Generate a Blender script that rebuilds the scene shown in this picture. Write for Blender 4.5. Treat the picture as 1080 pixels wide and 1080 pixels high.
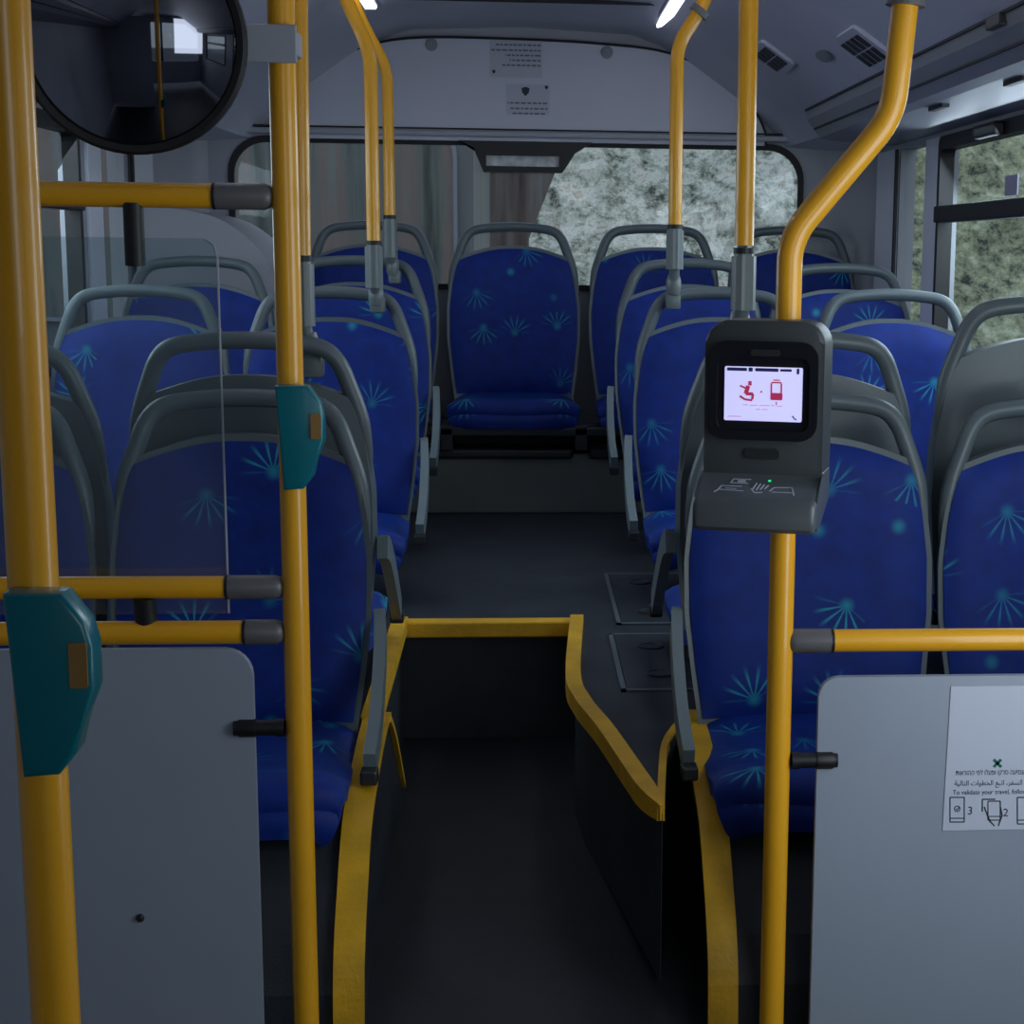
import bpy, bmesh, math, random
from mathutils import Vector, Matrix
random.seed(7)
C = bpy.context.scene.collection
S = bpy.context.scene
for o in list(bpy.data.objects): bpy.data.objects.remove(o)
# ------------------------------------------------------------------ camera
# distances below are metres from the camera's foot point: X right, Y towards the rear of the bus, Z from the eye
EYE = 1.26                                  # eye height over the low floor; everything is lifted by it at the end
F, PX, PY, VX, VY, DX = 1800., 700., 575., 550., 265., 577.
_a = Vector((VX-PX, PY-VY, -F)); _yv = ((VX-PX)*(DX-PX)+F*F)/(PY-VY)
_b = Vector((DX-PX, -_yv, -F))
AY = _a.normalized(); AZ = (-_b).normalized(); AX = AY.cross(AZ)
ROT = Matrix((AX, AY, AZ))
def at(px, py, d=None, z=None, x=None):
    v = ROT @ Vector((px-PX, PY-py, -F))
    k = d/v.y if d is not None else (z/v.z if z is not None else x/v.x)
    return v*k
cd = bpy.data.cameras.new('camera'); cam = bpy.data.objects.new('camera', cd); C.objects.link(cam)
cam.matrix_world = Matrix.Translation((0, 0, EYE)) @ ROT.to_4x4()
cd.sensor_fit = 'HORIZONTAL'; cd.sensor_width = 36; cd.lens = 36*F/1080
cd.shift_x = (540-PX)/1080; cd.shift_y = (PY-540)/1080; cd.clip_start = .05; cd.clip_end = 300
S.camera = cam
S.view_settings.view_transform = 'Standard'; S.view_settings.look = 'None'
S.view_settings.exposure = 0.0; S.view_settings.gamma = 1; S.view_settings.use_curve_mapping = False
# ------------------------------------------------------------------ light
w = bpy.data.worlds.new('overcast_sky'); S.world = w; w.use_nodes = True
wn = w.node_tree; bg = wn.nodes['Background']
tc = wn.nodes.new('ShaderNodeTexCoord'); sp = wn.nodes.new('ShaderNodeSeparateXYZ'); rp = wn.nodes.new('ShaderNodeValToRGB')
wn.links.new(tc.outputs['Generated'], sp.inputs[0]); wn.links.new(sp.outputs['Z'], rp.inputs[0]); wn.links.new(rp.outputs[0], bg.inputs[0])
rp.color_ramp.elements[0].position = 0; rp.color_ramp.elements[0].color = (.42, .47, .52, 1)
rp.color_ramp.elements[1].position = .6; rp.color_ramp.elements[1].color = (.62, .74, .95, 1)
bg.inputs[1].default_value = 1.15
def area(name, loc, target, sx, sy, power, col):
    l = bpy.data.lights.new(name, 'AREA'); l.shape = 'RECTANGLE'; l.size = sx; l.size_y = sy; l.energy = power; l.color = col
    o = bpy.data.objects.new(name, l); C.objects.link(o); o.location = loc
    o.rotation_euler = (Vector(target)-Vector(loc)).to_track_quat('-Z', 'Y').to_euler(); return o
area('windscreen_daylight', (.70, -1.25, .25), (.30, 3, -.1), .8, .9, 5, (.86, .93, 1))
area('added_right_lamp', (1.17, 1.62, -.25), (.30, 2.75, -.30), .8, 1.1, 12, (.80, .90, 1))  # added lamp inside the right wall to brighten that side; no door there
area('side_window_daylight', (1.3, 4.1, .15), (.3, 4.1, -.6), 1.6, .5, 12, (.7, .85, 1))
area('side_window_daylight', (-1.3, 4.1, .15), (-.3, 4.1, -.6), 1.6, .5, 7, (.7, .85, 1))
# ------------------------------------------------------------------ materials
def mat(name, col, rough=.5, metal=0, spec=.5, bump=0, bscale=200, noise=0, nscale=5, emit=0, coat=0, sheen=0):
    m = bpy.data.materials.new(name); m.use_nodes = True; t = m.node_tree; b = t.nodes['Principled BSDF']
    b.inputs['Base Color'].default_value = (*col, 1); b.inputs['Roughness'].default_value = rough
    b.inputs['Metallic'].default_value = metal; b.inputs['Specular IOR Level'].default_value = spec
    b.inputs['Coat Weight'].default_value = coat; b.inputs['Sheen Weight'].default_value = sheen
    c = t.nodes.new('ShaderNodeTexCoord')
    if noise:
        n = t.nodes.new('ShaderNodeTexNoise'); n.inputs['Scale'].default_value = nscale; n.inputs['Detail'].default_value = 6
        r = t.nodes.new('ShaderNodeValToRGB'); t.links.new(c.outputs['Object'], n.inputs['Vector']); t.links.new(n.outputs[0], r.inputs[0])
        r.color_ramp.elements[0].position = .35; r.color_ramp.elements[1].position = .68
        r.color_ramp.elements[0].color = (*[x*(1-noise) for x in col], 1); r.color_ramp.elements[1].color = (*[min(1, x*(1+noise)) for x in col], 1)
        t.links.new(r.outputs[0], b.inputs['Base Color'])
    if bump:
        n = t.nodes.new('ShaderNodeTexNoise'); n.inputs['Scale'].default_value = bscale
        u = t.nodes.new('ShaderNodeBump'); u.inputs['Strength'].default_value = bump; u.inputs['Distance'].default_value = .002
        t.links.new(c.outputs['Object'], n.inputs['Vector']); t.links.new(n.outputs[0], u.inputs['Height']); t.links.new(u.outputs[0], b.inputs['Normal'])
    if emit:
        b.inputs['Emission Color'].default_value = (*col, 1); b.inputs['Emission Strength'].default_value = emit
    return m
M = {}
M['wall'] = mat('wall_plastic', (.36, .375, .42), .45, noise=.06, nscale=2)
M['ceiling'] = mat('ceiling_laminate', (.56, .575, .66), .5, noise=.07, nscale=1.5)
M['seam'] = mat('seam_rubber', (.012, .012, .014), .6)
M['duct'] = mat('duct_plastic', (.24, .25, .29), .4)
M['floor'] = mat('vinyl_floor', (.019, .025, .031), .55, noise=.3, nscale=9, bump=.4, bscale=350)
M['floor_low'] = mat('dark_vinyl', (.011, .014, .017), .5, noise=.35, nscale=6, bump=.4, bscale=350)  # low floor coloured darker than the raised floor
M['yellow'] = mat('yellow_powder_coat', (.86, .40, .012), .32, noise=.05, nscale=4, coat=.3)
M['nosing'] = mat('yellow_rubber_nosing', (.74, .40, .012), .5, noise=.14, nscale=14, bump=.5, bscale=120)
M['grey'] = mat('grey_moulded_plastic', (.115, .145, .155), .38, bump=.15, bscale=500)
M['grey_light'] = mat('light_grey_plastic', (.17, .22, .23), .35)
M['coupler'] = mat('grey_coupler_plastic', (.13, .125, .13), .4)
M['sleeve'] = mat('sleeve_plastic', (.16, .19, .19), .35)
M['dark'] = mat('dark_plastic', (.02, .024, .026), .35)
M['black'] = mat('black_rubber', (.008, .008, .009), .5)
M['panel'] = mat('panel_laminate', (.30, .34, .405), .38, noise=.03, nscale=3)
M['white_frame'] = mat('white_painted_metal', (.72, .75, .82), .4)
M['metal'] = mat('steel', (.25, .27, .28), .35, metal=1)
M['teal'] = mat('teal_plastic', (.0, .16, .20), .3, coat=.2)
M['orange'] = mat('ochre_label', (.30, .16, .04), .5)
M['reader'] = mat('reader_plastic', (.045, .052, .056), .38, bump=.25, bscale=700)
M['reader_dark'] = mat('reader_bezel', (.010, .011, .015), .18)
M['reader_tray'] = mat('reader_tray', (.085, .097, .104), .28)
M['paper'] = mat('sticker_paper', (.52, .55, .64), .5)
M['notice'] = mat('notice_paper', (.46, .48, .56), .5)
M['ink'] = mat('ink', (.02, .025, .04), .6)
M['ink_grey'] = mat('grey_print', (.14, .15, .19), .6)
M['green_ink'] = mat('green_print', (.0, .11, .09), .6)
M['screen'] = mat('lit_screen', (.66, .64, 1.0), .3, emit=.62)
M['scr_dark'] = mat('screen_navy', (.02, .02, .10), .3, emit=.3)
M['scr_red'] = mat('screen_red', (.42, .03, .10), .3, emit=.5)
M['scr_pink'] = mat('screen_pink', (.55, .38, .62), .3, emit=.6)
M['led'] = mat('green_led', (.0, .9, .25), .3, emit=1.0)
M['lamp'] = mat('lamp_diffuser', (.80, .82, 1.0), .4, emit=5)
M['bench_base'] = mat('bench_base_paint', (.15, .17, .165), .5, noise=.12, nscale=4)
M['lilac'] = mat('lilac_sticker', (.22, .20, .30), .5)
def glass(name, tint, f, haze=0, hcol=(.5, .55, .6)):
    m = bpy.data.materials.new(name); m.use_nodes = True; t = m.node_tree; t.nodes.clear()
    o = t.nodes.new('ShaderNodeOutputMaterial'); a = t.nodes.new('ShaderNodeBsdfTransparent'); g = t.nodes.new('ShaderNodeBsdfGlossy')
    a.inputs[0].default_value = (*tint, 1); g.inputs['Roughness'].default_value = .03
    x = t.nodes.new('ShaderNodeMixShader'); x.inputs[0].default_value = f
    t.links.new(a.outputs[0], x.inputs[1]); t.links.new(g.outputs[0], x.inputs[2]); last = x
    if haze:
        d = t.nodes.new('ShaderNodeBsdfDiffuse'); d.inputs[0].default_value = (*hcol, 1)
        y = t.nodes.new('ShaderNodeMixShader'); y.inputs[0].default_value = haze
        t.links.new(x.outputs[0], y.inputs[1]); t.links.new(d.outputs[0], y.inputs[2]); last = y
    t.links.new(last.outputs[0], o.inputs[0]); return m
M['glass'] = glass('window_glass', (.95, .97, .95), .02)
M['screen_glass'] = glass('screen_glass', (.86, .92, .93), .06, .05)
mm = bpy.data.materials.new('mirror_silver'); mm.use_nodes = True
b_ = mm.node_tree.nodes['Principled BSDF']; b_.inputs['Base Color'].default_value = (.26, .27, .32, 1); b_.inputs['Metallic'].default_value = 1; b_.inputs['Roughness'].default_value = .03
M['mirror'] = mm
def fabric():
    m = bpy.data.materials.new('blue_burst_fabric'); m.use_nodes = True; t = m.node_tree; N = t.nodes; L = t.links
    b = N['Principled BSDF']; b.inputs['Roughness'].default_value = .62; b.inputs['Sheen Weight'].default_value = .10
    b.inputs['Sheen Tint'].default_value = (.1, .35, 1, 1); b.inputs['Specular IOR Level'].default_value = .35
    def ma(op, x, y=None, z=None):
        n = N.new('ShaderNodeMath'); n.operation = op
        for i, v in enumerate((x, y, z)):
            if v is None: continue
            if isinstance(v, (int, float)): n.inputs[i].default_value = v
            else: L.new(v, n.inputs[i])
        return n.outputs[0]
    def vm(op, x, y):
        n = N.new('ShaderNodeVectorMath'); n.operation = op
        for i, v in enumerate((x, y)):
            if isinstance(v, tuple): n.inputs[i].default_value = v
            else: L.new(v, n.inputs[i])
        return n.outputs[0]
    def sm(v, lo, hi):
        n = N.new('ShaderNodeMapRange'); n.interpolation_type = 'SMOOTHSTEP'; L.new(v, n.inputs[0])
        n.inputs[1].default_value = lo; n.inputs[2].default_value = hi; return n.outputs[0]
    uv = N.new('ShaderNodeUVMap'); uv.uv_map = 'UVMap'
    oi = N.new('ShaderNodeObjectInfo'); off = N.new('ShaderNodeCombineXYZ')
    L.new(ma('MULTIPLY', oi.outputs['Random'], 19.3), off.inputs[0]); L.new(ma('MULTIPLY', oi.outputs['Random'], 41.7), off.inputs[1])
    v = vm('ADD', vm('MULTIPLY', uv.outputs[0], (6.9, 6.9, 0)), off.outputs[0])
    vo = N.new('ShaderNodeTexVoronoi'); vo.voronoi_dimensions = '2D'; vo.inputs['Scale'].default_value = 1; vo.inputs['Randomness'].default_value = .75
    L.new(v, vo.inputs['Vector'])
    d = vm('SUBTRACT', v, vo.outputs['Position']); sd = N.new('ShaderNodeSeparateXYZ'); L.new(d, sd.inputs[0])
    cc = N.new('ShaderNodeSeparateColor'); L.new(vo.outputs['Color'], cc.inputs[0])
    R1, R2, R3 = cc.outputs
    r = vo.outputs['Distance']
    flip = ma('SUBTRACT', ma('MULTIPLY', ma('GREATER_THAN', R3, .55), 2), 1)
    ang = ma('ADD', ma('ARCTAN2', sd.outputs[0], ma('MULTIPLY', sd.outputs[1], flip)), ma('MULTIPLY', ma('SUBTRACT', R2, .5), 1.1))
    ang = ma('ADD', ang, 0.0)
    fan = ma('SUBTRACT', 1, sm(ma('ABSOLUTE', ang), 1.0, 1.5))
    rays = sm(ma('COSINE', ma('MULTIPLY', ang, 14)), .35, 1.0)
    rad = ma('MULTIPLY', sm(r, .03, .10), ma('SUBTRACT', 1, sm(r, .22, .46)))
    core = ma('SUBTRACT', 1, sm(r, .0, .13))
    gate = ma('MULTIPLY', sm(R1, .34, .40), ma('ADD', .35, ma('MULTIPLY', R2, .5))); big = sm(R1, .5, .55)
    burst = ma('MULTIPLY', ma('ADD', ma('MULTIPLY', core, .8), ma('MULTIPLY', ma('MULTIPLY', rays, fan), ma('MULTIPLY', rad, big))), gate)
    burst = ma('MINIMUM', burst, 1)
    n = N.new('ShaderNodeTexNoise'); n.inputs['Scale'].default_value = 3.5; L.new(v, n.inputs['Vector'])
    c1 = N.new('ShaderNodeMix'); c1.data_type = 'RGBA'; L.new(n.outputs[0], c1.inputs[0])
    c1.inputs[6].default_value = (.001, .012, .13, 1); c1.inputs[7].default_value = (.001, .034, .31, 1)
    c2 = N.new('ShaderNodeMix'); c2.data_type = 'RGBA'; L.new(burst, c2.inputs[0]); L.new(c1.outputs[2], c2.inputs[6]); c2.inputs[7].default_value = (.02, .42, .50, 1)
    L.new(c2.outputs[2], b.inputs['Base Color'])
    n2 = N.new('ShaderNodeTexNoise'); n2.inputs['Scale'].default_value = 90; L.new(v, n2.inputs['Vector'])
    u = N.new('ShaderNodeBump'); u.inputs['Strength'].default_value = .25; u.inputs['Distance'].default_value = .002
    L.new(n2.outputs[0], u.inputs['Height']); L.new(u.outputs[0], b.inputs['Normal'])
    return m
M['fabric'] = fabric()
def mottled(name, cols, scale, det=8, streak=False, rough=.9):
    m = bpy.data.materials.new(name); m.use_nodes = True; t = m.node_tree; b = t.nodes['Principled BSDF']; b.inputs['Roughness'].default_value = rough
    c = t.nodes.new('ShaderNodeTexCoord'); mp = t.nodes.new('ShaderNodeMapping'); n = t.nodes.new('ShaderNodeTexNoise'); r = t.nodes.new('ShaderNodeValToRGB')
    if streak: mp.inputs['Scale'].default_value = (6, 6, .35)
    n.inputs['Scale'].default_value = scale; n.inputs['Detail'].default_value = det; n.inputs['Roughness'].default_value = .80 if det > 8 else .65
    t.links.new(c.outputs['Object'], mp.inputs[0]); t.links.new(mp.outputs[0], n.inputs['Vector']); t.links.new(n.outputs[0], r.inputs[0])
    e = r.color_ramp.elements; lo, hi = (.40, .61) if det > 8 else (.34, .66); e[0].position = lo; e[0].color = (*cols[0], 1); e[1].position = hi; e[1].color = (*cols[-1], 1)
    for i, q in enumerate(cols[1:-1]):
        x = e.new(lo+(hi-lo)*(i+1)/(len(cols)-1)); x.color = (*q, 1)
    t.links.new(r.outputs[0], b.inputs['Base Color']); return m
M['hill'] = mottled('hillside_scrub', [(.03, .035, .03), (.24, .26, .20), (.40, .42, .36), (.62, .62, .56), (.34, .28, .20)], 5, 12)
M['hill_side'] = mottled('hillside_grass', [(.04, .045, .04), (.22, .235, .15), (.34, .36, .22), (.50, .52, .40)], 5, 12)
M['coach'] = mottled('coach_paint', [(.09, .10, .11), (.15, .16, .17), (.20, .21, .22)], .8, 3, True, .5)
M['coach_glass'] = mottled('streaked_coach_window', [(.05, .06, .06), (.13, .15, .14), (.20, .15, .14), (.17, .20, .19)], 1.0, 4, True, .4)  # window colours vary in vertical streaks
M['rust'] = mottled('rusty_brown_wall', [(.08, .06, .06), (.16, .12, .11), (.20, .19, .19)], 2, 5, True)
M['ground'] = mottled('asphalt', [(.05, .05, .05), (.09, .09, .09)], 4)
# ------------------------------------------------------------------ builders
def finish(name, bm, m, parent=None, smooth=False, base=None):
    """links a bmesh (in scene coordinates) as one mesh object; origin at its base, or local to its parent"""
    me = bpy.data.meshes.new(name)
    if parent is None:
        if base is None and bm.verts:
            xs = [v.co for v in bm.verts]
            base = Vector(((min(v.x for v in xs)+max(v.x for v in xs))/2, (min(v.y for v in xs)+max(v.y for v in xs))/2, min(v.z for v in xs)))
    else:
        base = Vector((0, 0, 0)); p = parent
        while p: base = base+p.location; p = p.parent
    bmesh.ops.translate(bm, verts=bm.verts, vec=-Vector(base))
    bmesh.ops.recalc_face_normals(bm, faces=bm.faces)
    if smooth:
        for f in bm.faces: f.smooth = True
        for e in bm.edges:
            if len(e.link_faces) == 2 and e.calc_face_angle(0) > .7: e.smooth = False
    bm.to_mesh(me); bm.free(); me.materials.append(m)
    o = bpy.data.objects.new(name, me); C.objects.link(o)
    if parent: o.parent = parent
    else: o.location = base
    return o
def tag(o, label=None, cat=None, group=None, kind=None):
    if label: o['label'] = label
    if cat: o['category'] = cat
    if group: o['group'] = group
    if kind: o['kind'] = kind
    return o
def thing(name, label, cat, loc, group=None):
    o = bpy.data.objects.new(name, None); C.objects.link(o); o.location = loc; o.empty_display_size = .1
    return tag(o, label, cat, group)
def struct(name, bm, m, smooth=False): return tag(finish(name, bm, m, None, smooth), kind='structure')
def nb(): return bmesh.new()
def box(bm, x0, x1, y0, y1, z0, z1, bev=0, seg=2):
    r = bmesh.ops.create_cube(bm, size=1); vs = r['verts']
    for v in vs: v.co = Vector(((x0+x1)/2+v.co.x*(x1-x0), (y0+y1)/2+v.co.y*(y1-y0), (z0+z1)/2+v.co.z*(z1-z0)))
    if bev:
        es = {e for v in vs for e in v.link_edges}
        bmesh.ops.bevel(bm, geom=list(es), offset=bev, segments=seg, profile=.5, affect='EDGES')
    return bm
def smooth_path(pts, n=6, closed=False):
    P = [Vector(p) for p in pts]; out = []
    for i in range(len(P)-1):
        p0 = P[max(i-1, 0)]; p1 = P[i]; p2 = P[i+1]; p3 = P[min(i+2, len(P)-1)]
        for k in range(n):
            t = k/n
            out.append(.5*((2*p1)+(-p0+p2)*t+(2*p0-5*p1+4*p2-p3)*t*t+(-p0+3*p1-3*p2+p3)*t**3))
    out.append(P[-1]); return out
def fillet(pts, r, n=6):
    P = [Vector(p) for p in pts]; out = [P[0]]
    for i in range(1, len(P)-1):
        a = (P[i-1]-P[i]); c = (P[i+1]-P[i]); rr = min(r, a.length*.45, c.length*.45)
        A = P[i]+a.normalized()*rr; B = P[i]+c.normalized()*rr
        for k in range(n+1):
            t = k/n; out.append(A*(1-t)**2+P[i]*2*t*(1-t)+B*t*t)
    out.append(P[-1]); return out
def tube(bm, pts, r, n=16, ry=None, up=None, flute=0):
    """round (or oval) bar along pts, closed ends"""
    P = [Vector(p) for p in pts]; rings = []; ry = ry or r
    T = [(P[min(i+1, len(P)-1)]-P[max(i-1, 0)]).normalized() for i in range(len(P))]
    ref = Vector(up) if up else (Vector((0, 1, 0)) if abs(T[0].y) < .9 else Vector((1, 0, 0)))
    for i, p in enumerate(P):
        s = T[i].cross(ref).normalized(); q = s.cross(T[i]).normalized()
        if not up: ref = q
        ring = []
        for k in range(n):
            a = 2*math.pi*k/n; m = 1+(flute if (flute and k % 2) else 0)
            ring.append(bm.verts.new(p+s*math.cos(a)*(r[i] if isinstance(r, list) else r)*m+q*math.sin(a)*(ry[i] if isinstance(ry, list) else ry)*m))
        rings.append(ring)
    for i in range(len(rings)-1):
        for k in range(n): bm.faces.new((rings[i][k], rings[i][(k+1) % n], rings[i+1][(k+1) % n], rings[i+1][k]))
    bm.faces.new(rings[0][::-1]); bm.faces.new(rings[-1]); return bm
def sweep(bm, pts, w_, h_, side=None):
    """rectangular strip of width w along 'side' and thickness h"""
    P = [Vector(p) for p in pts]; rings = []
    for i, p in enumerate(P):
        w = w_[i] if isinstance(w_, list) else w_; h = h_[i] if isinstance(h_, list) else h_
        t = (P[min(i+1, len(P)-1)]-P[max(i-1, 0)]).normalized()
        if side: s = Vector(side); s = (s-t*s.dot(t)).normalized(); n = t.cross(s)
        else: n = Vector((0, 0, 1)); s = t.cross(n).normalized(); n = s.cross(t)
        rings.append([bm.verts.new(p+s*a*w/2+n*b*h/2) for a, b in ((-1, -1), (1, -1), (1, 1), (-1, 1))])
    for i in range(len(rings)-1):
        for k in range(4): bm.faces.new((rings[i][k], rings[i][(k+1) % 4], rings[i+1][(k+1) % 4], rings[i+1][k]))
    bm.faces.new(rings[0][::-1]); bm.faces.new(rings[-1]); return bm
def prism(bm, outline, lo, hi, axis='y', bev=0):
    """outline of 2D points extruded along an axis (y: points are x,z; z: x,y; x: y,z)"""
    def V(p, c): return Vector((p[0], c, p[1])) if axis == 'y' else (Vector((p[0], p[1], c)) if axis == 'z' else Vector((c, p[0], p[1])))
    a = [bm.verts.new(V(p, lo)) for p in outline]; b = [bm.verts.new(V(p, hi)) for p in outline]; n = len(outline)
    f1 = bm.faces.new(a); f2 = bm.faces.new(b[::-1])
    for i in range(n): bm.faces.new((a[i], b[i], b[(i+1) % n], a[(i+1) % n]))
    if bev:
        es = list(f1.edges)+list(f2.edges)
        bmesh.ops.bevel(bm, geom=es, offset=bev, segments=3, profile=.5, affect='EDGES')
    return bm
def rrect(x0, x1, z0, z1, r, n=6, rs=None):
    """rounded rectangle outline; rs = radii (bottom-left, bottom-right, top-right, top-left)"""
    rs = rs or (r, r, r, r); out = []
    for (cx, cz, a0, q) in ((x0, z0, 180, rs[0]), (x1, z0, 270, rs[1]), (x1, z1, 0, rs[2]), (x0, z1, 90, rs[3])):
        sx = 1 if cx == x0 else -1; sz = 1 if cz == z0 else -1
        for k in range(n+1):
            a = math.radians(a0+90*k/n); out.append((cx+sx*q+q*math.cos(a), cz+sz*q+q*math.sin(a)))
    return out
def ring_prism(bm, outer, inner, lo, hi, axis='y'):
    """frame: outer outline minus inner outline (same point count), extruded"""
    def V(p, c): return Vector((p[0], c, p[1])) if axis == 'y' else Vector((c, p[0], p[1]))
    n = len(outer); A, B, D, E = [[bm.verts.new(V(p, c)) for p in o] for o, c in ((outer, lo), (inner, lo), (inner, hi), (outer, hi))]
    for i in range(n):
        j = (i+1) % n
        for P, Q in ((A, B), (B, D), (D, E), (E, A)): bm.faces.new((P[i], P[j], Q[j], Q[i]))
    return bm
def lathe(bm, prof, c, axis='z', n=24):
    """prof = (radius, offset along axis)"""
    rings = []
    for r, h in prof:
        ring = []
        for k in range(n):
            a = 2*math.pi*k/n; u, v = r*math.cos(a), r*math.sin(a)
            p = Vector((u, v, h)) if axis == 'z' else (Vector((u, h, v)) if axis == 'y' else Vector((h, u, v)))
            ring.append(bm.verts.new(Vector(c)+p))
        rings.append(ring)
    for i in range(len(rings)-1):
        for k in range(n): bm.faces.new((rings[i][k], rings[i][(k+1) % n], rings[i+1][(k+1) % n], rings[i+1][k]))
    bm.faces.new(rings[0][::-1]); bm.faces.new(rings[-1]); return bm
def grid_solid(front, back, uv=None):
    """closed body between two grids of points [i][j]; optional uv function per (i,j)"""
    bm = nb(); ni, nj = len(front), len(front[0])
    A = [[bm.verts.new(p) for p in row] for row in front]; B = [[bm.verts.new(p) for p in row] for row in back]
    ul = bm.loops.layers.uv.new('UVMap')
    def q(vs, ids):
        f = bm.faces.new(vs)
        if uv:
            for l, (i, j) in zip(f.loops, ids): l[ul].uv = uv(i, j)
    for i in range(ni-1):
        for j in range(nj-1):
            ids = [(i, j), (i+1, j), (i+1, j+1), (i, j+1)]
            q([A[a][b] for a, b in ids], ids); q([B[a][b] for a, b in ids][::-1], ids[::-1])
    per = [(i, 0) for i in range(ni)]+[(ni-1, j) for j in range(1, nj)]+[(i, nj-1) for i in range(ni-2, -1, -1)]+[(0, j) for j in range(nj-2, 0, -1)]
    for k in range(len(per)):
        a, b = per[k], per[(k+1) % len(per)]
        q([A[a[0]][a[1]], B[a[0]][a[1]], B[b[0]][b[1]], A[b[0]][b[1]]], [a, a, b, b])
    return bm
def text_mesh(s, size, m, name, parent, loc, rot=None, align='CENTER', label=None, thick=.0002, wmax=None):
    cu = bpy.data.curves.new(name, 'FONT'); cu.body = s; cu.size = size; cu.align_x = align; cu.extrude = thick
    o = bpy.data.objects.new(name, cu); C.objects.link(o)
    me = bpy.data.meshes.new_from_object(o.evaluated_get(bpy.context.evaluated_depsgraph_get()))
    bpy.data.objects.remove(o)
    xs = [v.co.x for v in me.vertices]
    if wmax and xs and max(xs)-min(xs) > 0:
        k = wmax/(max(xs)-min(xs)); me.transform(Matrix.Diagonal((k, 1, 1, 1)))
    me.transform(rot or Matrix.Rotation(math.radians(90), 4, 'X')); me.materials.clear(); me.materials.append(m)
    base = Vector((0, 0, 0)); p = parent
    while p: base += p.location; p = p.parent
    me.transform(Matrix.Translation(Vector(loc)-base))
    me.name = name; r = bpy.data.objects.new(name, me); C.objects.link(r); r.parent = parent
    if label: r['label'] = label
    return r
ZL, ZH = -1.109, -.838                      # low floor, raised rear floor
WX = 1.21                                   # side walls
# ================================================================== STRUCTURE
ZF = -1.26                                  # the front of the low floor lies a little lower, joined by a ramp
rmp = [(p.x, p.y) for p in smooth_path([(2.1, ZF, 0), (2.3, -1.245, 0), (2.45, -1.20, 0), (2.62, -1.145, 0), (2.85, -1.116, 0), (3.1, ZL, 0)], 6)]
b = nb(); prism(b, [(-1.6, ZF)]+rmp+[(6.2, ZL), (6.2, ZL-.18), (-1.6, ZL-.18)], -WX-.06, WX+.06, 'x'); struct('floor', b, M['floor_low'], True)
arcR = [(2.445, ZF), (2.455, ZL), (2.484, -1.04), (2.537, -.98), (2.62, -.908), (2.731, -.873), (2.866, -.848), (3.0, ZH)]
# raised rear floor: its edge runs along the aisle, goes diagonally out and ends in a notch beside the wheel arch
b = nb()
poly = [(-WX, 6.2), (-WX, 3.0), (-.275, 3.0), (-.275, 3.84), (.132, 3.83), (.104, 3.277), (.118, 3.098), (.148, 2.905), (.2105, 2.475), (.2115, 2.475), (.229, 2.705), (.25, 2.84), (.287, 2.93), (.287, 3.0), (WX, 3.0), (WX, 6.2)]
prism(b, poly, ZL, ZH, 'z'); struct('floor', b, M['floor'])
for x0, x1, nm in ((.287, WX, 'R'), (-WX, -.245, 'L')):
    b = nb(); prism(b, arcR+[(3.6 if nm == 'L' else 3.0, ZH), (3.6 if nm == 'L' else 3.0, ZL)] if nm == 'R' else arcR+[(3.05, ZH-.012), (3.163, -.93), (3.368, -1.08), (3.40, ZL)], x0, x1, 'x'); struct('floor', b, M['floor'])
# yellow nosings
b = nb(); box(b, -.275, .135, 3.812, 3.862, ZH-.030, ZH+.006, .004); struct('trim_1', b, M['nosing'])
b = nb(); sweep(b, smooth_path([(.125, 3.84, ZH), (.100, 3.30, ZH), (.112, 3.10, ZH), (.146, 2.90, ZH), (.190, 2.585, ZH), (.210, 2.475, ZH)], 5), [.030]*21+[.027, .022, .016, .010, .005], [.034]*21+[.034, .032, .03, .028, .024]); struct('trim_2', b, M['nosing'])
b = nb(); sweep(b, smooth_path([(.209, 2.48, ZH-.004), (.229, 2.70, ZH-.004), (.246, 2.84, ZH-.004), (.27, 2.93, ZH-.003), (.287, 2.97, ZH)], 5), .012, .02); struct('trim_3', b, M['nosing'])
b = nb(); sweep(b, smooth_path([(.305, y-.006, z+.004) for y, z in arcR]+[(.303, 3.06, ZH-.004)], 4), .046, .012, (1, 0, 0)); struct('trim_4', b, M['nosing'])
b = nb(); sweep(b, smooth_path([(-.262, y-.006, z+.004) for y, z in arcR]+[(-.262, 3.05, ZH)], 4), .046, .012, (1, 0, 0)); struct('trim_5', b, M['nosing'])
b = nb(); sweep(b, smooth_path([(-.242, 3.03, ZH-.002), (-.242, 3.163, -.918), (-.242, 3.36, -1.07)], 5), .010, .012, (1, 0, 0)); struct('trim_6', b, M['nosing'])
b = nb(); sweep(b, [(-.277, 3.84, ZH), (-.272, 3.0, ZH)], .034, .03); struct('trim_7', b, M['nosing'])
# ceiling shell: flat middle, sloping coves
prof = [(-WX, .365), (-.985, .385), (-.93, .445), (-.90, .47), (-.70, .605), (-.52, .728), (-.40, .768), (0, .785), (.40, .768), (.52, .728), (.70, .605), (.90, .47), (.93, .445), (.985, .385), (WX, .365)]
b = nb(); rows = []
for y, k in ((-1.6, 1), (2, 1), (5.2, 1), (5.6, 1), (5.85, .99), (6.02, .96), (6.1, .93)):
    rows.append([b.verts.new((x*(k if abs(x) < 1.2 else 1), y, z*(1-(1-k)*.6))) for x, z in prof])
for i in range(len(rows)-1):
    for j in range(len(prof)-1): b.faces.new((rows[i][j], rows[i+1][j], rows[i+1][j+1], rows[i][j+1]))
r = bmesh.ops.extrude_face_region(b, geom=b.faces[:])
for v in [g for g in r['geom'] if isinstance(g, bmesh.types.BMVert)]: v.co.z += .06
struct('ceiling', b, M['ceiling'], True)
b = nb(); box(b, -.45, .45, 5.52, 5.535, .762, .775); struct('trim_8', b, M['seam'])
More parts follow.
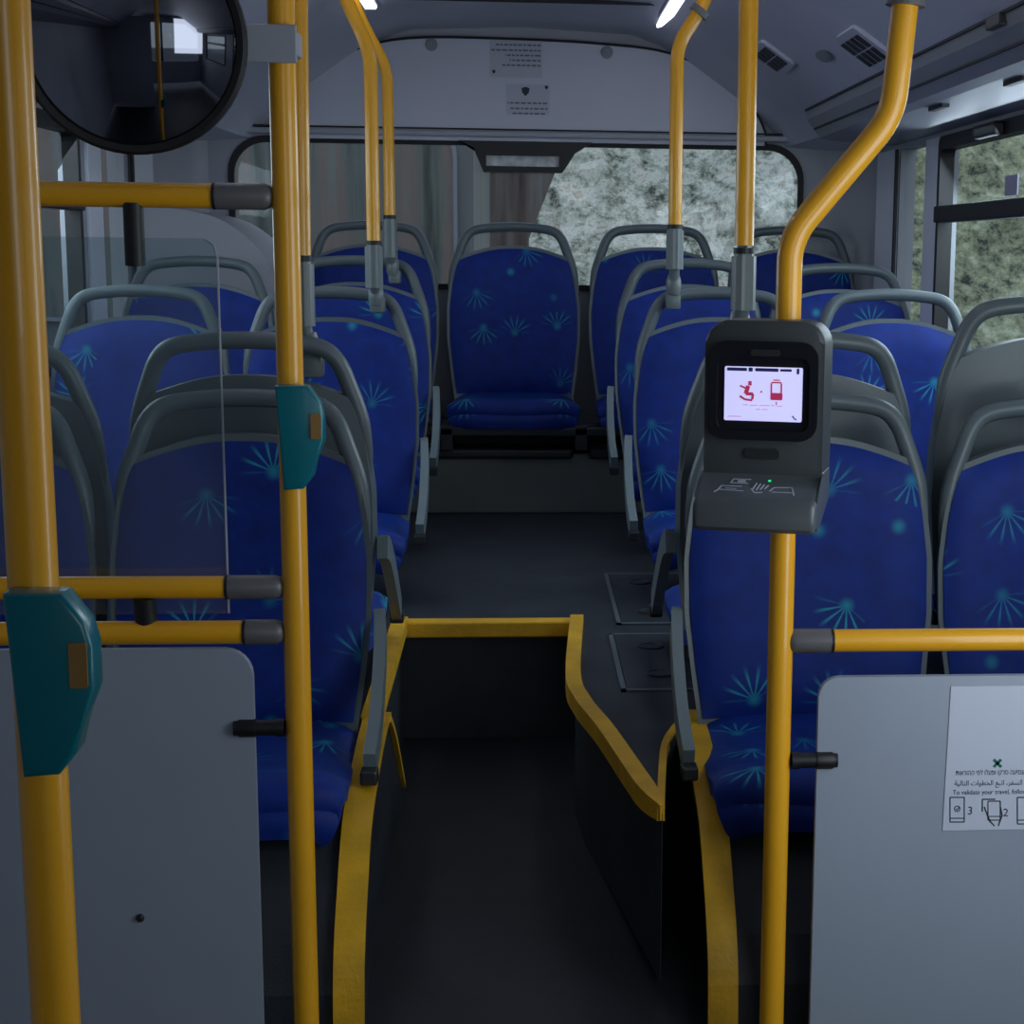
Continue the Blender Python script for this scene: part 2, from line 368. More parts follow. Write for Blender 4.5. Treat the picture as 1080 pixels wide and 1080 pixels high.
# air ducts along both sides
for s, nm in ((1, 9), (-1, 10)):
    b = nb(); pr = [(.915, .462), (.922, .43), (.965, .374), (1.0, .366), (WX-.002, .352), (WX-.002, .40), (1.0, .41), (.96, .46)]
    pr = [(s*x, z) for x, z in pr]; prism(b, pr if s > 0 else pr[::-1], -1.5, 5.62, 'y'); struct('trim_%d' % nm, b, M['duct'])
    b = nb(); sweep(b, [(s*.913, -1.5, .458), (s*.913, 5.6, .458)], .006, .006); sweep(b, [(s*.944, -1.5, .400), (s*.944, 5.6, .400)], .006, .005); struct('trim_%d' % (nm+2), b, M['seam'])
# side walls with window openings
def side_wall(s, wins, name, z0=-.33, z1=.335):
    b = nb(); X0, X1 = (WX, WX+.05) if s > 0 else (-WX-.05, -WX)
    box(b, X0, X1, -1.6, 6.2, ZL-.06, z0); box(b, X0, X1, -1.6, 6.2, z1, .50)
    ys = [-1.6]+[y for w_ in wins for y in w_]+[6.2]
    for i in range(0, len(ys), 2):
        if ys[i+1]-ys[i] > .01: box(b, X0, X1, ys[i], ys[i+1], z0, z1)
    struct(name, b, M['wall'])
RW = [(-1.2, -.1), (.2, 1.5), (1.62, 3.05), (3.15, 4.96), (5.13, 5.51)]
LW = [(3.15, 4.88), (5.13, 5.45)]  # front left wall kept solid, without windows, to dim that side
side_wall(1, RW, 'wall_right'); side_wall(-1, LW, 'wall_left')
k = 1
for s, W in ((1, RW), (-1, LW)):
    for y0, y1 in W:
        X = s*(WX+.018)
        wd = tag(thing('window_%d' % k, None, None, (X, (y0+y1)/2, -.33)), kind='structure')
        b = nb(); box(b, X-.003, X+.003, y0, y1, -.33, .335); finish('pane', b, M['glass'], wd)
        if y1-y0 > .5:
            b = nb(); fw = .028
            o_ = rrect(y0, y1, -.33, .338, .03, 3); i_ = rrect(y0+fw, y1-fw, -.30, .300, .02, 3)
            ring_prism(b, o_, i_, s*(WX-.012), s*(WX+.03), 'x'); finish('window_frame', b, M['black'], wd)
            b = nb(); box(b, min(s*(WX-.022), s*(WX+.02)), max(s*(WX-.022), s*(WX+.02)), y0+.01, y1-.01, .095, .142, .004)
            finish('slider_rail', b, M['black'], wd)
        k += 1
for s, nm in ((1, 13), (-1, 15)):
    b = nb(); box(b, s*(WX-.004)-.006, s*(WX-.004)+.006, 4.97, 5.125, -.4, .34, .003); struct('trim_%d' % nm, b, M['white_frame'])
    b = nb(); box(b, s*(WX-.004)-.006, s*(WX-.004)+.006, 5.52, 5.83, -.4, .34, .003); struct('trim_%d' % (nm+1), b, M['white_frame'])
    b = nb(); box(b, s*(WX-.012)-.004, s*(WX-.012)+.004, 5.50, 5.525, -.4, .335); struct('trim_%d' % (nm+4), b, M['seam'])
# rear wall with rounded corner covers and the window opening
b = nb(); oo = rrect(-WX-.05, WX+.05, ZL, .80, .01, 8); ii = rrect(-.995, .985, -.13, .375, .12, 8)
ring_prism(b, oo, ii, 6.08, 6.16); struct('wall_rear', b, M['wall'])
for s, nm in ((1, 21), (-1, 22)):
    b = nb(); out = []; n = 8
    for i in range(n+1):
        a = math.radians(90*i/n); out.append((s*(1.02+.185*math.sin(a)), 5.82+.27*math.cos(a)))
    out += [(s*(WX+.01), 5.82), (s*(WX+.01), 6.12), (s*1.02, 6.12)]
    prism(b, out if s < 0 else out[::-1], -.6, .40, 'z'); struct('trim_%d' % nm, b, M['wall'], True)
wd = tag(thing('window_20', None, None, (0, 6.1, -.13)), kind='structure')
b = nb(); prism(b, rrect(-.99, .98, -.125, .37, .12, 8), 6.112, 6.118); finish('pane', b, M['glass'], wd)
b = nb(); ring_prism(b, rrect(-1.0, .99, -.135, .380, .125, 8), rrect(-.98, .97, -.115, .358, .11, 8), 6.07, 6.085); finish('window_seal', b, M['seam'], wd)
# upper rear access panel with seam, mouldings below it
arc = [(.848, .372), (.845, .42), (.802, .494), (.685, .603), (.504, .678), (.292, .702), (0, .712), (-.382, .708), (-.604, .650), (-.717, .570), (-.79, .47), (-.83, .372)]
arcs = [(p.x, p.y) for p in smooth_path([(x, z, 0) for x, z in arc], 5)]
b = nb(); prism(b, arcs[::-1], 6.045, 6.075); struct('trim_23', b, M['ceiling'])
b = nb(); tube(b, [(x, 6.044, z) for x, z in arcs], .0045, 8); struct('trim_24', b, M['seam'])
b = nb(); box(b, -.95, .95, 6.03, 6.08, .385, .405, .006); struct('trim_25', b, M['wall'])
b = nb(); box(b, -.95, .93, 6.036, 6.08, .408, .414); struct('trim_26', b, M['seam'])
# front bulkhead, windscreen surround and a partition added to block light on the left (seen in the mirror)
b = nb(); box(b, -WX, WX, -1.62, -1.56, ZL, -.45); box(b, -WX, WX, -1.62, -1.56, .60, .85); box(b, -WX, -1.1, -1.62, -1.56, -.45, .6); box(b, 1.1, WX, -1.62, -1.56, -.45, .6); struct('wall_front', b, M['wall'])
wd = tag(thing('window_21', None, None, (0, -1.59, -.45)), kind='structure')
b = nb(); box(b, -1.1, 1.1, -1.592, -1.588, -.45, .6); finish('pane', b, M['glass'], wd)
b = nb(); box(b, -.03, .03, -1.6, -1.57, -.45, .6); finish('window_post', b, M['black'], wd)
b = nb(); box(b, -WX+.01, -.34, -.42, -.36, ZF, .60); struct('wall_light_blocker', b, M['wall'])
# ================================================================== SEATS
HB = .57
def itp(tab, t):
    for (a, va), (c, vc) in zip(tab, tab[1:]):
        if t <= c:
            k = (t-a)/(c-a); k = k*k*(3-2*k) if False else k
            return va+(vc-va)*k
    return tab[-1][1]
WT = [(-.05, .196), (0, .203), (.08, .214), (.18, .225), (.28, .226), (.36, .217), (.42, .205), (.45, .192), (.475, .172), (.5, .150), (.6, .12)]
def lean(x, t, off): return .085*(t/HB)+.018*math.sin(math.pi*max(0, min(1, t/.5)))-.45*x*x+off   # y of the backrest surface
def back_grid(inset, top, bot, off, puff=0, nu=22, nv=22, drop=.040):
    g = []
    for j in range(nv+1):
        v = j/nv; row = []
        for i in range(nu+1):
            u = -1+2*i/nu; u = math.copysign(abs(u)**.85, u) if u else 0
            tt = top-drop*abs(u)**2.6; t = bot+(tt-bot)*v
            x = u*(itp(WT, t)-inset)
            y = lean(x, t, off)-puff*(1-abs(u)**6)*(1-abs(2*v-1)**8)
            row.append(Vector((x, y, t)))
        g.append(row)
    return g
def seat_meshes():
    d = {}
    fr = back_grid(.010, .486, .0, -.004, .024); bk = back_grid(.010, .486, .0, .004)
    d['backrest_pad'] = (grid_solid(fr, bk, lambda i, j: (fr[i][j].x, fr[i][j].z)), 'fabric')
    a = back_grid(0, .497, -.05, 0); c = back_grid(.006, .497, -.05, .034)
    for row in c:
        for p in row:
            if p.z < .37 and abs(p.x) < .17: p.y -= .008
    d['backrest_shell'] = (grid_solid(a, c), 'grey')
    b = nb(); half = [(.213, .30), (.2105, .36), (.200, .42), (.182, .475), (.162, .522), (.132, .547), (.07, .557), (0, .560)]
    pts = [(-x, z, 0) for x, z in half]+[(x, z, 0) for x, z in half[::-1][1:]]
    P = [Vector((p.x, lean(p.x, p.y, .016), p.y)) for p in smooth_path(pts, 5)]
    n_ = len(P); rr_ = [.007+.009*min(1, min(i, n_-1-i)/9) for i in range(n_)]
    tube(b, P, rr_, 12, [x_*1.2 for x_ in rr_]); d['handle'] = (b, 'grey')
    # cushion
    pf = smooth_path([(.012, .006, 0), (-.05, -.004, 0), (-.16, -.012, 0), (-.28, -.004, 0), (-.345, .010, 0), (-.385, .004, 0), (-.402, -.022, 0), (-.396, -.052, 0)], 3)
    wt = [(0, .198), (.5, .214), (.75, .212), (.9, .200), (1, .185)]
    def cg(dz, ins):
        g = []
        for j, p in enumerate(pf):
            v = j/(len(pf)-1); W = itp(wt, v)-ins; row = []
            for i in range(21):
                u = -1+i/10
                row.append(Vector((u*W, p.x+.035*abs(u)**5*(v**3)+dz*.25*(v**4), p.y-.022*abs(u)**5+.010*abs(u)**2*(1-abs(u)**6)+dz)))
            g.append(row)
        return g
    t_ = cg(0, 0); bt = cg(-.03, .004)
    def cuv(i, j): return (t_[i][j].x+3, t_[i][j].y+t_[i][j].z)
    d['seat_cushion'] = (grid_solid(t_, bt, cuv), 'fabric')
    d['seat_pan'] = (grid_solid(cg(-.026, .008)[:-8], cg(-.052, .03)[:-8]), 'grey')
    return {k: v for k, v in d.items()}
SM = {}
for k_, (bm_, mk) in seat_meshes().items():
    bmesh.ops.recalc_face_normals(bm_, faces=bm_.faces)
    for f in bm_.faces: f.smooth = True
    for e in bm_.edges:
        if len(e.link_faces) == 2 and e.calc_face_angle(0) > .9: e.smooth = False
    me = bpy.data.meshes.new(k_); bm_.to_mesh(me); bm_.free(); me.materials.append(M[mk]); SM[k_] = me
GRP = 'blue patterned bus seats'
def seat(x, y, cz, fz, label, rail=0, rear=False, legx=-.07, legs=True, yaw=0):
    """x,y of the backrest foot, cushion level cz, floor level fz; rail = side of the aisle rail (-1/1 in scene X)"""
    root = thing('bus_seat', label, 'seat', (x, y, fz), GRP)
    h = cz-fz; s = -1 if rear else 1
    for k_, me in SM.items():
        o = bpy.data.objects.new(k_, me); C.objects.link(o); o.parent = root; o.location = (0, 0, h)
    L = Vector((x, y, fz))
    if rail:
        q = rail*s; b = nb()
        P = smooth_path([(q*.236, .05, .17), (q*.240, .02, .155), (q*.243, -.05, .10), (q*.243, -.15, .03), (q*.240, -.235, -.012)], 4)
        P = [p+L+Vector((0, 0, h)) for p in P]; sweep(b, P, .020, .046, (1, 0, 0)); o = finish('side_rail', b, M['grey_light'], root)
        b = nb(); p = L+Vector((q*.240, -.245, h-.028)); box(b, p.x-.014, p.x+.014, p.y-.018, p.y+.02, p.z-.012, p.z+.012, .004); e = finish('rail_end', b, M['dark'], root)
    if legs:
        b = nb(); lx = legx*(-rail if rail else 1)*s
        q0 = L+Vector((lx, -.22, 0)); box(b, q0.x-.018, q0.x+.018, q0.y-.02, q0.y+.02, fz, cz-.06, .003)
        box(b, q0.x-.03, q0.x+.03, q0.y-.05, q0.y+.05, fz, fz+.008, .002); finish('leg', b, M['dark'], root)
        b = nb(); box(b, x-.19, x+.19, y-.26, y-.22, cz-.085, cz-.06, .004); box(b, x-.19, x+.19, y-.06, y-.02, cz-.085, cz-.05, .004); finish('seat_frame', b, M['dark'], root)
        b = nb(); q1 = L+Vector((lx, -.22, .012)); lathe(b, [(.006, 0), (.006, .004), (.003, .006)], q1+Vector((.022, -.035, -.003)), 'z', 8); finish('bolt', b, M['metal'], root)
    if rear: root.rotation_euler[2] = math.pi
    if yaw: root.rotation_euler[2] += yaw
    return root
arch = lambda y: itp([(p[0], p[1]) for p in arcR]+[(9, ZH)], y)
XR, XRW, XL, XLW = .515, .978, -.490, -.968
seat(XR, 2.96, -.82, arch(2.74), 'blue seat nearest the camera on the right, behind the ticket reader pole', -1, legx=-.16)
seat(XRW, 2.96, -.83, arch(2.74), 'blue window-side seat behind the right white panel with the sticker')
seat(XL, 2.96, -.82, arch(2.74), 'blue seat nearest the camera on the left, behind the left yellow pole', 1, legx=-.16)
seat(XLW, 2.96, -.83, arch(2.74), 'blue window-side seat behind the clear glass screen, nearest on the left')
seat(XR+.005, 3.27, -.715, ZH, 'rear-facing seat showing its grey back, beside the aisle on the right', -1, True)
seat(XRW+.03, 3.27, -.645, ZH, 'rear-facing seat showing its tall grey back, next to the right window', 0, True)
seat(XL-.01, 3.27, -.725, ZH, 'rear-facing seat showing its grey back, beside the aisle on the left', 1, True)
seat(XLW-.02, 3.27, -.74, ZH, 'rear-facing seat showing its grey back, by the left window', 0, True)
seat(XR, 4.4, -.662, ZH, 'blue aisle seat on the right facing forward, third row from the front', -1)
seat(XRW-.005, 4.4, -.662, ZH, 'blue forward-facing seat by the right window, in front of the narrow pane', 0)
seat(XL, 4.4, -.670, ZH, 'blue aisle seat on the left facing forward, third row from the front', 1)
seat(XLW, 4.4, -.670, ZH, 'blue forward-facing seat by the left window, seen through the glass screen', 0)
seat(XR-.01, 5.12, -.590, ZH, 'blue aisle seat on the right, in the row just before the rear bench', -1)
seat(XRW-.01, 5.12, -.600, ZH, 'blue window-side seat on the right, in the row just before the rear bench', 0)
seat(XL-.004, 5.12, -.593, ZH, 'blue aisle seat on the left, in the row just before the rear bench', 1)
seat(XLW+.015, 5.12, -.60, ZH, 'blue window-side seat on the left, in front of the pale engine housing', 0)
for x, lab in ((-.505, 'rear bench seat left of the middle one, beneath the rear window'), (-.027, 'middle seat of the rear bench facing straight down the aisle'), (.455, 'rear bench seat right of the middle one, beneath the rear window'), (.93, 'rightmost seat of the rear bench, in the right rear corner')):
    seat(x, 5.85, -.478, ZH, lab, 0, legs=False)
# rear bench plinth carrying the seats
t = thing('bench_plinth', 'pale grey plinth with dark shelf carrying the rear bench seats', 'seat base', (0, 5.6, ZH))
b = nb(); box(b, -.742, WX-.01, 5.50, 5.54, ZH, -.645, .004); finish('front_panel', b, M['bench_base'], t)
b = nb(); box(b, -.742, WX-.01, 5.70, 6.07, ZH, -.60, .003); finish('painted_dark_gap', b, M['black'], t)  # solid black box, its colour stands for shade under the bench
for x0, x1 in ((-.74, -.36), (-.325, .165), (.215, .66), (.70, 1.15)):
    b = nb(); box(b, x0, x1, 5.485, 5.66, -.660, -.628, .010, 3); finish('shelf', b, M['dark'], t)
b = nb(); box(b, -.735, 1.19, 5.46, 5.49, -.585, -.555, .006); box(b, -.79, 1.19, 5.60, 5.66, -.60, -.56, .004); finish('support_rail', b, M['dark'], t)
for x in (-.24, .19, .66):
    b = nb(); box(b, x-.02, x+.02, 5.46, 5.66, -.63, -.55, .003); finish('bracket', b, M['dark'], t)
# pale engine housing in the left rear corner
b = nb(); pf = smooth_path([(-WX+.01, .125, 0), (-1.05, .115, 0), (-.93, .085, 0), (-.83, .01, 0), (-.775, -.08, 0), (-.75, -.20, 0), (-.745, -.5, 0)], 5)
pf = [(p.x, p.y) for p in pf]+[(-.745, ZH), (-WX+.01, ZH)]
prism(b, pf, 5.50, 6.07, 'y', .012)
tag(finish('engine_housing', b, M['wall'], None, True), 'pale rounded engine housing in the left rear corner below the window', 'engine cover')
# ================================================================== POLES
def pole(label, pts, r=.0175, bend=.06, name='grab_pole', cat='pole', group='yellow grab poles', sleeve=None, clamp=None, flange=None, n=20):
    P = fillet(pts, bend, 8) if len(pts) > 2 else [Vector(p) for p in pts]
    t = thing(name, label, cat, P[0], group)
    b = nb(); tube(b, P, r, n); finish('pole_tube', b, M['yellow'], t, True)
    if sleeve:
        p0, L = Vector(sleeve[0]), sleeve[1]
        b = nb(); tube(b, [p0, p0-Vector((0, 0, .012)), p0-Vector((0, 0, .0121)), p0-Vector((0, 0, L))], [r*1.02, r*1.02, r*1.25, r*1.25], 24, [r*1.02, r*1.02, r*1.25, r*1.25], flute=.05); finish('sleeve', b, M['sleeve'], t)
        b = nb(); tube(b, [p0+Vector((0, 0, .003)), p0-Vector((0, 0, .008))], r*1.12, 20); finish('sleeve_ring', b, M['black'], t)
        if clamp:
            e = p0-Vector((0, 0, L)); c = Vector(clamp); b = nb()
            lathe(b, [(.004, -.026), (r*.95, -.022), (r*1.15, -.008), (r*1.15, .012), (r*.9, .026), (.004, .03)], (e+c)/2, 'z', 16)
            tube(b, [e+Vector((0, 0, .01)), (e+c)/2, c], r*.8, 12)
            box(b, c.x-r*1.1, c.x+r*1.1, c.y-.03, c.y+.02, c.z-.02, c.z+.022, .008); finish('seat_clamp', b, M['sleeve'], t, True)
    if flange:
        b = nb(); f0, f1 = Vector(flange[0]), Vector(flange[1]); tube(b, [f0, f1], r*1.5, 20); finish('flange', b, M['coupler'], t)
    return t
YP = 2.33
# right pole with the ticket reader
p = [(.363, YP, ZF), (.363, YP, .022), (.498, YP, .185), (.511, YP, .335)]
pole('yellow pole on the right with a double bend, carrying the ticket reader', p, .0178, .035, flange=((.5105, YP, .328), (.5115, YP, .340)))
pole('short yellow overhead pole leading from the bent right pole to the side', [(.511, YP, .352), (.60, YP, .368), (.90, YP, .44)], .0185, .03, flange=((.895, YP, .438), (.905, YP, .442)))
pole('yellow floor to ceiling pole on the left at the edge of the left white panel', [(-.310, YP, ZF), (-.310, YP, .775)], .0178)
pole('thick dark-looking yellow pole at the far left edge, carrying the large teal button', [(-.368, 1.3, ZF), (-.368, 1.3, .768)], .0185)
# poles ending in sleeves on seat handles
pole('straight yellow pole just right of the aisle, ending above the ticket reader', [(.405, 3.14, .015), (.405, 3.14, .765)], .0175, sleeve=((.405, 3.14, .008), .11), clamp=(.40, 3.19, -.16))
pole('yellow pole just behind the left floor pole, ending in a grey sleeve', [(-.400, 3.2, -.015), (-.392, 3.2, .768)], .0175, sleeve=((-.400, 3.2, -.015), .125), clamp=(-.385, 3.22, -.215))
e0 = at(394, 255, d=4.42); e1 = at(391, 55, d=4.42); e2 = at(366, 2, d=4.42); e3 = at(352, -25, d=4.42)
pole('bent yellow pole left of the aisle over the third seat row', [e0, (e0.x, 4.42, e1.z), (e2.x, 4.42, e2.z), (e3.x-.03, 4.42, .765)], .0172, .05, sleeve=(e0, .115), clamp=(e0.x+.005, 4.46, -.14))
e0 = at(411, 228, d=5.15); e1 = at(409, 72, d=5.15); e2 = at(385, 30, d=5.15); e3 = at(365, 0, d=5.15)
pole('bent yellow pole left of the aisle over the row before the rear bench', [e0, (e0.x, 5.15, e1.z), (e2.x, 5.15, e2.z), (e3.x, 5.15, .750)], .0165, .05, sleeve=(e0, .12), clamp=(e0.x+.01, 5.19, -.08))
e0 = at(712, 238, d=4.42); e1 = at(712, 48, d=4.42); e2 = at(735, 17, d=4.42)
pole('bent yellow pole right of the aisle, over the right third-row seat', [e0, (e0.x, 4.42, e1.z), (e2.x, 4.42, e2.z), (e2.x+.06, 4.42, .71)], .0172, .04, sleeve=(e0, .11), clamp=(e0.x, 4.46, -.125), flange=((e2.x+.002, 4.42, e2.z+.004), (e2.x+.012, 4.42, e2.z+.017)))
# horizontal rails
def rail(label, x0, x1, z, cx0, cx1, r=.0163, ring=None):
    t = thing('grab_rail', label, 'rail', ((x0+x1)/2, YP, z), 'horizontal yellow rails')
    b = nb(); tube(b, [(x0, YP, z), (x1, YP, z)], r, 20); finish('rail_tube', b, M['yellow'], t, True)
    s = 1 if cx1 > cx0 else -1
    b = nb(); tube(b, [(cx0, YP, z), (cx1-s*.012, YP, z), (cx1-s*.004, YP, z), (cx1, YP, z)], [r*1.07, r*1.07, r*.9, r*.6], 20, [r*1.07, r*1.07, r*.9, r*.6]); finish('end_coupler', b, M['coupler'], t, True)
    b = nb(); tube(b, [(cx0-s*.004, YP, z), (cx0, YP, z)], r*1.09, 20); finish('joint_ring', b, M['black'], t)
    return t
rail('yellow rail above the right white panel, fixed to the bent pole', .435, WX-.01, -.538, .434, .372)
rail('yellow rail high on the left, just under the round mirror', -WX+.01, -.40, .067, -.40, -.326)
rail('yellow rail directly above the left white panel', -WX+.01, -.378, -.520, -.378, -.326)
rail('yellow rail just above the lower left rail, half hidden by the teal button', -WX+.01, -.40, -.457, -.40, -.326, .0155)
# ================================================================== PANELS
def clampbar(par, x0, x1, z, y=YP-.004, r=.011):
    b = nb(); tube(b, [(x0, y, z), (x1, y, z)], r, 16)
    xe = x1 if abs(x1) > abs(x0) else x0
    s = 1 if x1 > x0 else -1
    tube(b, [(x1-s*.03, y, z), (x1-s*.008, y, z), (x1, y, z)], [r*1.18, r*1.18, r*.8], 16, [r*1.18, r*1.18, r*.8])
    tube(b, [(x0, y, z), (x0+s*.012, y, z)], r*1.15, 16); finish('clamp', b, M['black'], par, True)
t = thing('modesty_panel', 'white modesty panel on the right bearing a white instruction sticker', 'panel', (.8, YP, ZF))
b = nb(); prism(b, rrect(.419, WX-.01, ZF+.02, -.590, .03, 6, (.003, .003, .003, .028)), YP-.006, YP+.006, 'y', .0015); finish('panel_board', b, M['panel'], t)
clampbar(t, .382, .448, -.712)
t2 = thing('modesty_panel', 'plain white modesty panel on the left beneath the yellow rails', 'panel', (-.8, YP, ZF))
b = nb(); prism(b, rrect(-WX+.01, -.370, ZF+.02, -.542, .03, 6, (.003, .003, .038, .003)), YP-.006, YP+.006, 'y', .0015); finish('panel_board', b, M['panel'], t2)
clampbar(t2, -.329, -.398, -.655)
b = nb(); pp = at(148, 968, d=YP-.007); lathe(b, [(.006, 0), (.006, -.002), (.003, -.004)], pp, 'y', 12); finish('screw_cap', b, M['dark'], t2)
# sticker: no code, only the words, numbers and little drawings
y0 = YP-.0072
A = at(1003, 724, d=y0); B = at(994, 876, d=y0); pxm = y0/F*1.02
st = thing('instruction_sticker', 'white sticker with green cross mark, text lines and phone drawings on the right panel', 'sticker', (A.x+.075, y0, B.z))
b = nb(); prism(b, [(B.x, B.z), (B.x+.150, B.z), (A.x+.146, A.z), (A.x, A.z)], y0-.0004, y0+.0004); finish('sticker_sheet', b, M['paper'], st)
y1 = y0-.0008
def ink(name, m, outs, par=None):
    b = nb()
    for o_ in outs: prism(b, o_, y1-.0002, y1+.0002)
    return finish(name, b, m, par or st)
def P2(px, py):
    v = at(px, py, d=y1); return (v.x, v.z)
def line(p, q, w):
    p, q = Vector(p), Vector(q); d = (q-p).normalized(); n = Vector((-d.y, d.x))*w/2
    return [tuple(p-n), tuple(q-n), tuple(q+n), tuple(p+n)]
ink('cross_mark', M['green_ink'], [line(P2(1048, 801), P2(1056, 809), .0042), line(P2(1056, 801), P2(1048, 809), .0042)])
XC = A.x+.073
text_mesh('תוארוהה יפל ולעפו וקרס העיסנה ףוקיתל', .0105, M['ink'], 'text_line', st, (XC+.003, y1, P2(1050, 817)[1]), wmax=.128)
text_mesh('ﺔﻴﻟﺎﺘﻟﺍ ﺕﺍﻮﻄﺨﻟﺍ ﻊﺒﺗﺍ ،ﺮﻔﺴﻟﺍ ﻞﻴﻌﻔﺘﻟ', .0105, M['ink'], 'text_line', st, (XC+.002, y1, P2(1050, 828)[1]), wmax=.128)
text_mesh('To validate your travel, follow steps', .0100, M['ink'], 'text_line', st, (XC+.001, y1, P2(1050, 837.5)[1]), wmax=.130)
def phone(px, py, w=15, h=26):
    o_ = [P2(px, py+h), P2(px+w, py+h), P2(px+w, py), P2(px, py)]
    out = [line(o_[i], o_[(i+1) % 4], .0016) for i in range(4)]
    out.append(line(P2(px, py+h-4), P2(px+w, py+h-4), .0014)); return out
g = phone(1002, 841)
c0 = P2(1009.5, 853)
for k_ in range(10):
    a, c_ = math.radians(36*k_), math.radians(36*k_+36); g.append(line((c0[0]+.0042*math.cos(a), c0[1]+.0042*math.sin(a)), (c0[0]+.0042*math.cos(c_), c0[1]+.0042*math.sin(c_)), .0014))
g += [line((c0[0]-.002, c0[1]), (c0[0], c0[1]-.002), .0014), line((c0[0], c0[1]-.002), (c0[0]+.0035, c0[1]+.003), .0014)]
ink('phone_drawing', M['ink'], g)
text_mesh('3', .017, M['ink'], 'numeral', st, (P2(1023, 859)[0], y1, P2(1023, 859)[1]))
g = phone(1042, 845, 13, 20)+[line(P2(1038, 851), P2(1044, 866), .002), line(P2(1044, 866), P2(1049, 871), .002), line(P2(1055, 851), P2(1057, 860), .002), line(P2(1057, 860), P2(1053, 871), .002), line(P2(1036, 843), P2(1050, 843), .0018), line(P2(1036, 843), P2(1036, 856), .0018)]
ink('phone_drawing', M['ink'], g)
text_mesh('2', .017, M['ink'], 'numeral', st, (P2(1060.5, 861)[0], y1, P2(1060.5, 861)[1]))
ink('phone_drawing', M['ink'], phone(1073, 841, 15, 28))
# clear glass screen over the left panel
t = thing('glass_screen', 'clear glass screen hanging between the rails on the left', 'screen', (-.78, YP+.0, -.50))
yg = YP+.032
b = nb(); prism(b, rrect(-WX+.02, -.408, -.50, .012, .02, 6, (.003, .003, .02, .003)), yg-.003, yg+.003); finish('glass_pane', b, M['screen_glass'], t)
b = nb(); tube(b, [(-.4065, yg, -.50), (-.4065, yg, -.012), (-.411, yg, .004), (-.424, yg, .0125)], .0016, 6); finish('polished_edge', b, mat('polished_edge', (.45, .5, .55), .2), t)
b = nb(); tube(b, [(-.507, YP-.002, .058), (-.509, YP+.008, -.024)], .0135, 16); finish('clamp', b, M['black'], t, True)
b = nb(); tube(b, [(-.513, YP-.002, -.470), (-.513, YP+.004, -.506)], .0150, 16); finish('clamp', b, M['black'], t, True)
# ================================================================== CONVEX MIRROR
mc = Vector((-.4915, 2.285, .259)); R_ = .141
t = thing('convex_mirror', 'round convex mirror with a black rim at the top left', 'mirror', mc-Vector((0, 0, R_)))
tilt = Matrix.Translation(mc) @ Matrix.Rotation(math.radians(3), 4, 'Z') @ Matrix.Rotation(math.radians(4), 4, 'X')
b = nb(); lathe(b, [(R_*math.sin(math.radians(a))/math.sin(math.radians(34)), .002-(math.cos(math.radians(a))-math.cos(math.radians(34)))*.16) for a in (34, 32, 30, 27, 24, 21, 18, 15, 12, 9, 6, 3, .3)], (0, 0, 0), 'y', 64)
b.transform(tilt); finish('mirror_face', b, M['mirror'], t, True)
b = nb(); lathe(b, [(R_-.006, .02), (R_+.002, .016), (R_+.002, -.004), (R_-.002, -.008), (R_-.010, -.006), (R_-.010, .0)], (0, 0, 0), 'y', 64)
b.transform(tilt); finish('mirror_rim', b, M['black'], t, True)
b = nb(); lathe(b, [(R_-.01, .012), (R_*.6, .03), (.02, .034)], (0, 0, 0), 'y', 48); b.transform(tilt); finish('mirror_back', b, M['black'], t, True)
b = nb(); box(b, -.36, -.288, 2.306, 2.312, .236, .284, .002); box(b, -.335, -.286, 2.312, 2.352, .245, .276, .004); box(b, -.50, -.34, 2.318, 2.330, .25, .266, .003); finish('mounting_bracket', b, M['wall'], t)
# ================================================================== TICKET READER
rc = Vector((.363, YP, -.355))
t = thing('ticket_reader', 'dark grey ticket reader with a lit lilac screen on the right pole', 'ticket machine', rc)
RR = Matrix.Translation(rc) @ Matrix.Rotation(math.radians(-17), 4, 'Z') @ Matrix.Translation((-.019, -.025, 0)) @ Matrix.Diagonal((1.07, 1, 1, 1))
SH = Matrix.Translation((0, 0, -.207*.09-.001)) @ Matrix.Diagonal((1.04, 1, 1.06, 1))
def rd(name, b, m, sm=False, sh=False):
    if sh: b.transform(SH)
    b.transform(RR); return finish(name, b, m, t, sm)
b = nb(); prism(b, rrect(-.075, .075, .045, .268, .026, 6, (.01, .01, .03, .03)), -.055, .035, 'y', .007); body = rd('housing', b, M['reader'], True)
b = nb(); prism(b, [(-.116, -.006), (-.124, .0), (-.124, .030), (-.116, .040), (-.06, .058), (-.048, .070), (.028, .070), (.03, .02), (-.03, .004), (-.10, .0)], -.0768, .0768, 'x', .008); rd('card_tray', b, M['reader_tray'], True)
b = nb(); ring_prism(b, rrect(-.066, .066, .122, .246, .022), rrect(-.056, .056, .134, .226, .012), -.064, -.050); rd('bezel_rim', b, M['reader_dark'], sh=True)
b = nb(); prism(b, rrect(-.060, .060, .130, .236, .014), -.058, -.052); bz = rd('bezel', b, M['reader_dark'], sh=True)
b = nb(); prism(b, rrect(-.047, .047, .146, .214, .002), -.0600, -.057); sc = rd('screen', b, M['screen'], sh=True)
b = nb(); prism(b, rrect(-.015, .02, .228, .236, .003), -.0655, -.06); rd('camera_slot', b, M['dark'], sh=True)
b = nb(); prism(b, rrect(-.022, .022, .084, .098, .006), -.0585, -.054); rd('speaker_recess', b, M['dark'])
def sg(name, m, outs):
    b = nb()
    for o_ in outs: prism(b, o_, -.0606, -.0598)
    b.transform(SH); b.transform(RR); return finish(name, b, m, sc)
